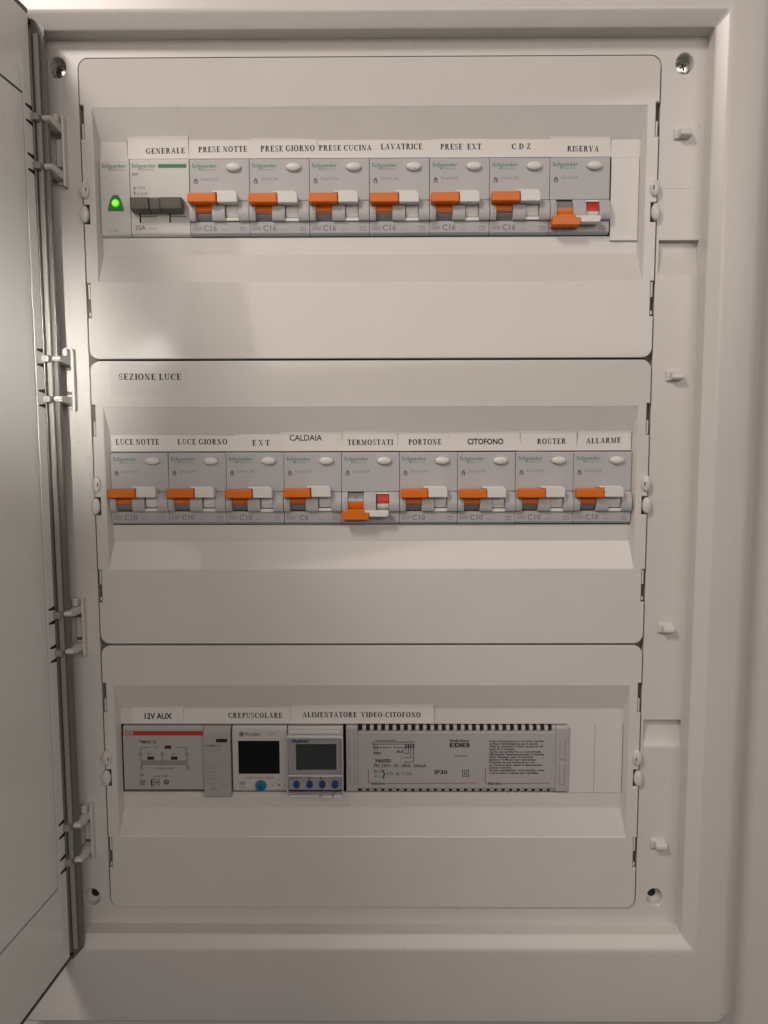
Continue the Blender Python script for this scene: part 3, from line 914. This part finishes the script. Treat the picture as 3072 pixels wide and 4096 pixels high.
# bell transformer
X0 = -160.0
t = dev('transformer', X0, 'grey bell transformer with a red band and wiring diagram under the 12V AUX label', 'transformer')
p = MB(); W = 52.0
p.prism([(26, -20.8), (0.8, -20.8), (0.0, -20.0), (0.0, 18.9), (1.4, 22.0), (26, 22.0)], 'x', 0.2, W, DEVG, bev=0.3, seg=2)
p.box(0.35, W - 0.15, -0.10, 0.5, 15.9, 18.8, REDBAND)
y = -0.13
p.flat(1.0, 6.8, 16.2, 18.4, y, DEVL)
p.sans('ABB', 1.5, 16.5, 1.6, y - 0.02, REDBAND, width=4.8, bold=0.02)
y = -0.04
p.sans('TM30/12', 10.6, 10.6, 2.0, y, INK, bold=0.015, width=11.2)
p.poly([(11.2, 4.0), (11.2, 8.0), (17.2, 8.0)], 0.28, y, INK)
p.poly([(34.8, 8.0), (40.8, 8.0), (40.8, 4.0)], 0.28, y, INK)
p.sans('12V~', 20.0, 7.4, 1.3, y, INK)
p.flat(26.9, 31.2, 7.0, 9.2, y, INK)
for cx in (11.2, 25.2, 41.0): p.ring(cx, 3.4, 0.8, 1.15, y, INK, n=14)
p.sans('8V~', 16.0, 2.9, 1.2, y, INK); p.sans('4V~', 31.2, 2.9, 1.2, y, INK)
p.flat(15.6, 19.9, -0.3, 1.9, y, INK); p.flat(30.8, 35.1, -0.3, 1.9, y, INK)
for cx in (11.5, 25.2, 41.2): p.line((cx, 2.2), (cx, -1.0), 0.34, y, INK)
for zz, tt in ((-1.2, 0.42), (-2.3, 0.3), (-3.2, 0.42)): p.line((11.4, zz), (41.3, zz), tt, y - 0.003, INK)
for cx in (11.6, 41.4):
    p.line((cx, -3.2), (cx, -5.0), 0.34, y, INK); p.ring(cx, -6.0, 0.8, 1.1, y, INK, n=14)
p.sans('~ 50/60Hz 230V', 19.4, -6.6, 1.2, y, INK, width=13.4)
p.ring(11.7, -10.6, 1.0, 1.3, y, INK, n=12, a0=0, a1=180); p.line((10.2, -10.7), (13.2, -10.7), 0.3, y, INK)
p.line((11.7, -10.7), (11.7, -11.6), 0.3, y, INK)
p.rim(10.4, 13.6, -17.0, -13.8, 0.34, y, INK); p.rim(11.3, 12.7, -16.1, -14.7, 0.34, y, INK)
p.sans('ta 40°C/B', 19.0, -11.9, 1.3, y, INK, width=9.0)
p.sans('EHI', 17.9, -17.4, 4.2, y, INK, width=5.0)
p.sans('[', 17.4, -17.0, 3.6, y - 0.002, INK); 
p.ring(27.4, -15.2, 1.0, 1.7, y, INK, n=14); p.line((26.6, -15.2), (28.2, -15.2), 0.5, y, INK)
p.build('body', t)

# narrow grey module
X1 = X0 + W + 0.2
t = dev('relay_module', X1, 'narrow taupe module with a small black window between transformer and black-screen timer', 'relay module', y=BY - 1.6)
p = MB(); W1 = 18.0
p.prism([(26, -24.6), (0.3, -24.6), (-0.6, -23.6), (-0.6, 16.2), (1.8, 22.2), (26, 22.2)], 'x', 0.2, W1 - 0.5, DEVT, bev=0.3, seg=2)
y = -0.64
p.sans('SIEMENS', 0.9, 9.2, 1.5, y, GREYINK, bold=0.01, width=10.4)
p.sans('5TT3 4000', 1.0, 6.2, 1.3, y, FAINTINK, width=9.6)
for zz in (4.4, -1.4): p.line((0.8, zz), (16.6, zz), 0.18, y, FAINTINK)
p.sans('L230V', 1.0, -3.8, 1.1, y, FAINTINK, width=7.4); p.sans('50Hz', 1.2, -5.6, 1.1, y, FAINTINK, width=5.4)
p.sans('16A250V', 1.0, -8.0, 1.1, y, FAINTINK, width=7.6); p.sans('AC 12W', 1.2, -10.2, 1.1, y, FAINTINK, width=7.0)
p.sans('A1 A2', 1.2, -12.2, 1.0, y, FAINTINK, width=7.2)
for zz in (-15.0, -19.0): p.line((3.6, zz), (8.0, zz), 0.2, y, FAINTINK)
p.line((6.2, -14.4), (6.2, -20.4), 0.2, y, FAINTINK); p.rim(4.8, 7.8, -19.4, -17.6, 0.2, y, FAINTINK)
p.line((10.4, -16.2), (15.6, -15.6), 0.3, y, FAINTINK); p.line((10.8, -17.6), (15.0, -17.2), 0.3, y, FAINTINK)
p.sans('2', 6.0, -22.4, 1.2, y, GREYINK)
p.build('body', t)
p = MB(); p.box(8.4, 15.6, -0.75, 0.4, 12.2, 14.6, BLACK, bev=0.2); p.build('window', t)

# twilight time switch with the black screen
X2 = X1 + W1
t = dev('time_switch', X2, 'grey time switch with a big black screen and blue-green knob under the CREPUSCOLARE label', 'time switch')
p = MB(); W2 = 35.6
p.prism([(26, -21.4), (0.8, -21.4), (-0.3, -20.4), (-0.3, 18.6), (1.2, 22.0), (26, 22.0)], 'x', 0.3, W2 - 0.2, DEVL, bev=0.4, seg=2)
p.prism(rrect(3.6, 31.2, -9.8, 13.2, 0.6, 3), 'y', -0.7, 0.2, DEVL, bev=0.2)
y = -0.34
p.ring(6.4, 16.9, 0.35, 1.6, y, GREYINK, n=16); p.line((5.6, 16.9), (7.2, 16.9), 0.5, y - 0.003, GREYINK)
p.sans('finder', 8.5, 15.9, 2.3, y, GREYINK, bold=0.02, width=10.8)
p.poly([(23.2, 16.0), (24.2, 17.8), (25.4, 16.4), (26.6, 17.8), (28.0, 16.0)], 0.35, y, FAINTINK)
p.sans('12.81.8.230.0000', 8.0, -13.0, 1.7, y, GREYINK, width=18.6)
p.rim(4.4, 8.2, -17.2, -14.6, 0.25, y, FAINTINK); p.flat(5.0, 7.6, -16.6, -15.2, y - 0.003, FAINTINK); p.sans('RESET', 4.2, -19.6, 1.0, y, FAINTINK, width=4.4)
for a in range(4):
    c_, s_ = math.cos(R(90 * a)), math.sin(R(90 * a))
    cx, cz = 29.9 + 3.1 * c_, -17.0 + 3.1 * s_
    p.quad([(cx + 0.8 * c_, y, cz + 0.8 * s_), (cx - 0.5 * s_, y, cz + 0.5 * c_), (cx + 0.5 * s_, y, cz - 0.5 * c_)], GREYINK)
p.ring(29.9, -17.0, 0.3, 0.9, y, GREYINK, n=12)
p.poly([(25.4, -17.0), (29.9, -12.5), (34.4, -17.0), (29.9, -21.0), (25.4, -17.0)], 0.16, y, FAINTINK)
p.build('body', t)
p = MB(); p.box(4.2, 30.7, -0.95, 0.0, -9.3, 12.7, LCDK, bev=0.2); p.build('screen', t)
p = MB()
p.lathe_y(18.3, -17.2, [(3.6, -0.3), (3.6, -0.7), (3.3, -0.8), (3.1, -2.6), (2.7, -3.1), (1.4, -3.2), (1.2, -2.6), (0.0, -2.5)], TEALB, n=26)
p.quad([(17.6, -2.9, -17.2), (18.6, -2.9, -18.0), (18.6, -2.9, -16.4)], BLACK)
p.build('knob', t)

# timer behind a clear flap
X3 = X2 + W2
t = dev('digital_timer', X3, 'small timer with grey display, four blue buttons and a clear flap', 'timer', y=BY - 0.4)
p = MB(); W3 = 36.4
p.prism([(26, -20.6), (0.8, -20.6), (0.0, -19.8), (0.0, 18.6), (1.2, 21.8), (26, 21.8)], 'x', 0.4, W3 - 0.6, DEVL, bev=0.3, seg=2)
p.prism(rrect(4.4, 32.8, -7.0, 11.6, 0.5, 3), 'y', -0.5, 0.2, DEVL, bev=0.2)
y = -0.04
p.sans('theben', 3.2, 11.6, 2.0, y - 0.5, BLUEINK, bold=0.02, width=11.0)
p.sans('MENU', 1.6, -12.6, 1.3, y, GREYINK, width=5.6); p.sans('OK', 28.6, -12.6, 1.3, y, GREYINK, width=2.8)
p.quad([(12.6, y, -12.0), (14.4, y, -11.0), (14.4, y, -13.0)], GREYINK); p.quad([(22.6, y, -12.0), (20.8, y, -11.0), (20.8, y, -13.0)], GREYINK)
p.sans('TR 608 top2', 34.6, -5.0, 1.0, y, FAINTINK, width=14.0, vert=True)
p.build('body', t)
p = MB(); p.box(5.6, 31.6, -0.8, 0.0, -6.4, 10.8, LCDG, bev=0.2); p.build('display', t)
for cx in (5.8, 14.2, 22.4, 30.6):
    p = MB(); p.lathe_y(cx, -16.2, [(2.15, 0.1), (2.15, -1.3), (1.9, -1.8), (1.0, -2.0), (0, -2.05)], BLUEB, n=22, sz=1.15); p.build('button', t)
p = MB()
p.box(0.2, 36.0, -4.6, -3.7, -21.6, 15.6, CLEAR, bev=0.3)
p.box(0.4, 35.8, -4.4, -0.4, 15.7, 17.4, RIM, bev=0.4)
p.box(1.6, 34.4, -3.0, 0.6, 18.2, 20.6, RIM, bev=0.5)
p.box(0.6, 35.4, -5.6, -3.0, -8.9, -8.1, RIM, bev=0.25)
p.box(2.0, 20.0, -5.4, -1.4, -22.6, -21.4, RIM, bev=0.3)
p.box(22.8, 29.0, -6.2, -1.4, -22.8, -21.2, RIM, bev=0.3)
p.box(30.0, 35.6, -6.2, -1.4, -22.6, -20.8, RIM, bev=0.3)
for xx in (0.1, 35.3): p.box(xx, xx + 0.8, -4.5, -0.2, -21.0, 15.5, RIM, bev=0.2)
p.build('flap', t)

# long power supply
X4 = X3 + W3 + 0.9
t = dev('power_supply', X4, 'long grey power supply with slotted vents and printed diagram under the ALIMENTATORE label', 'power supply')
p = MB(); W4 = 143.4
p.prism([(26, -20.2), (1.2, -20.2), (0.0, -19.4), (0.0, 17.6), (0.5, 18.4), (26, 18.4)], 'x', 8.05, W4 - 8.65, DEVG, bev=0.2, seg=1)
for xa, xb in ((0.4, 8.0), (W4 - 8.6, W4)):
    p.prism([(26, -22.0), (1.2, -22.0), (0.0, -21.2), (0.0, 20.6), (1.2, 22.2), (26, 22.2)], 'x', xa, xb, DEVG, bev=0.4, seg=2)
nv = 26; x_s, x_e = 8.4, W4 - 8.8; st_ = (x_e - x_s) / nv
for i in range(nv):
    xa = x_s + st_ * i
    p.prism([(26, 18.3), (0.0, 18.3), (0.1, 20.6), (1.2, 22.2), (26, 22.2)], 'x', xa + st_ * 0.52, xa + st_ * 1.0, DEVG, bev=0.2, seg=1)
    p.prism([(26, -20.1), (0.2, -20.1), (0.6, -21.4), (1.6, -22.0), (26, -22.0)], 'x', xa + st_ * 0.40, xa + st_ * 1.0, DEVG, bev=0.2, seg=1)
p.box(8.1, W4 - 8.7, 2.6, 10.0, 18.5, 22.1, BLACK); p.box(8.1, W4 - 8.7, 2.4, 10.0, -21.9, -20.3, BLACK)
for xx in (4.2, W4 - 4.6):                                  # grip ridges at both ends
    for za, zb in ((14.2, 0.4), (-2.6, -16.4)):
        p.prism(rrect(xx - 1.4, xx + 1.6, zb, za, 1.2, 4), 'y', -1.0, 0.2, DEVG, bev=0.5)
p.flat(11.4, W4 - 10.2, -17.8, 16.0, -0.02, PLATE)           # printed plate
y = -0.05
sx_ = 12.4


# wiring sketch
p.line((17.8, 11.6), (44.2, 11.6), 0.47, y, INK); p.line((19.4, 12.6), (33.0, 12.6), 0.41, y, INK); p.line((17.6, 10.2), (44.2, 10.2), 0.41, y, INK)
p.line((17.8, 8.0), (29.4, 8.0), 0.41, y, INK); p.line((30.8, 8.0), (44.0, 8.0), 0.47, y, INK); p.line((17.6, 8.0), (17.6, 11.6), 0.34, y, INK)
for xx in (18.8, 20.4): p.line((xx, 9.9), (xx, 6.2), 0.47, y - 0.003, INK)
for i, xx in enumerate((38.8, 40.4, 42.0, 43.8)):
    zz = (6.6, 4.0, 1.2, -1.8)[i]
    p.line((xx, 10.2), (xx, zz), 0.43, y - 0.003, INK); p.line((xx, zz), (37.6, zz), 0.43, y - 0.005, INK)
    p.flat(xx - 0.5, xx + 0.5, 8.1, 9.9, y - 0.007, INK)
p.sans('PRI', 18.2, 3.2, 1.8, y, INK, width=4.4, bold=0.03); p.sans('BUS', 33.2, 4.4, 1.6, y, INK, width=4.2, bold=0.03)
p.sans('2', 35.2, 0.4, 1.6, y, INK); p.sans('1', 35.4, -1.8, 1.4, y, INK)
p.sans('346000', 18.8, -2.0, 2.3, y, INK, width=10.4, bold=0.03)
p.sans('PRI 230V~ 50 - 60Hz  260mA', 18.4, -5.2, 2.1, y, INK, width=33.4, bold=0.02)
p.sans('BUS', 18.4, -8.9, 2.0, y, INK, width=5.2); p.sans('2-1', 18.6, -11.9, 1.9, y, INK, width=3.8)
p.sans('}', 23.4, -11.4, 4.2, y, INK, width=2.2, bold=0.02); p.sans('27V', 26.4, -10.4, 2.1, y, INK, width=4.4)
p.line((32.2, -9.2), (34.6, -9.2), 0.47, y, INK); p.line((32.2, -10.2), (34.6, -10.2), 0.47, y, INK)
p.sans('1.2A', 37.2, -10.4, 2.1, y, INK, width=5.2)
p.sans('IP30', 57.2, -9.8, 2.6, y, INK, width=8.4, bold=0.03)
p.rim(75.0, 79.4, -11.4, -7.0, 0.41, y, INK); p.rim(76.2, 78.2, -10.2, -8.2, 0.41, y, INK)
p.flat(66.8, 79.4, 8.0, 11.0, y, INK); p.sans('SCS', 67.8, 8.5, 2.0, y - 0.02, DEVL, width=10.6)
p.sans('bticino', 67.2, 11.6, 1.9, y, INK, width=12.0, bold=0.03); p.sans('15W47V2', 69.6, 1.6, 1.4, y, INK, width=8.4)
for xa, xb in ((14.6, 84.6), (89.8, 131.4)):
    p.line((xa, -7.0 if xa < 20 else -5.6), (xa, -15.4), 0.42, y, REDINK); p.line((xa, -15.4), (xa + 1.4, -16.2), 0.42, y, REDINK)
    p.sans('bticino', xa + 2.0, -16.8, 1.8, y, INK, width=9.0, bold=0.03)
    p.line((xa + 11.6, -16.1), (xb, -15.7), 0.42, y, REDINK)
para = ['Dopo il sovraccarico o un corto circuito', "togliere l'alimentazione per 5 minuti.", 'After an overload or short circuit cut off', 'input for 5 minutes.',
        'Après une surcharge ou court-circuit,', "débrancher l'appareil pendant 5 minutes.", 'Nach Überlast oder Kurzschluß', 'Speisung 5 Minute lang abtrennen.',
        'Después de una sobrecarga o de', 'un cortocircuito, quitar la alimentación', 'durante 5 minutos.', 'Na een overbelasting of kortsluiting moet', 'u de voeding 5 minute lang opheffen.']
wid = [35.2, 31.2, 34.4, 16.6, 33.2, 35.6, 28.0, 30.2, 29.4, 34.2, 14.4, 35.6, 32.0]
for i, (s_, w_) in enumerate(zip(para, wid)):
    p.sans(s_, 92.2, 11.6 - 1.76 * i, 1.25, y, INK, width=w_, bold=0.035)
p.build('body', t)

# tidy private bookkeeping
for o in covers:
    if '_z' in o: del o['_z']
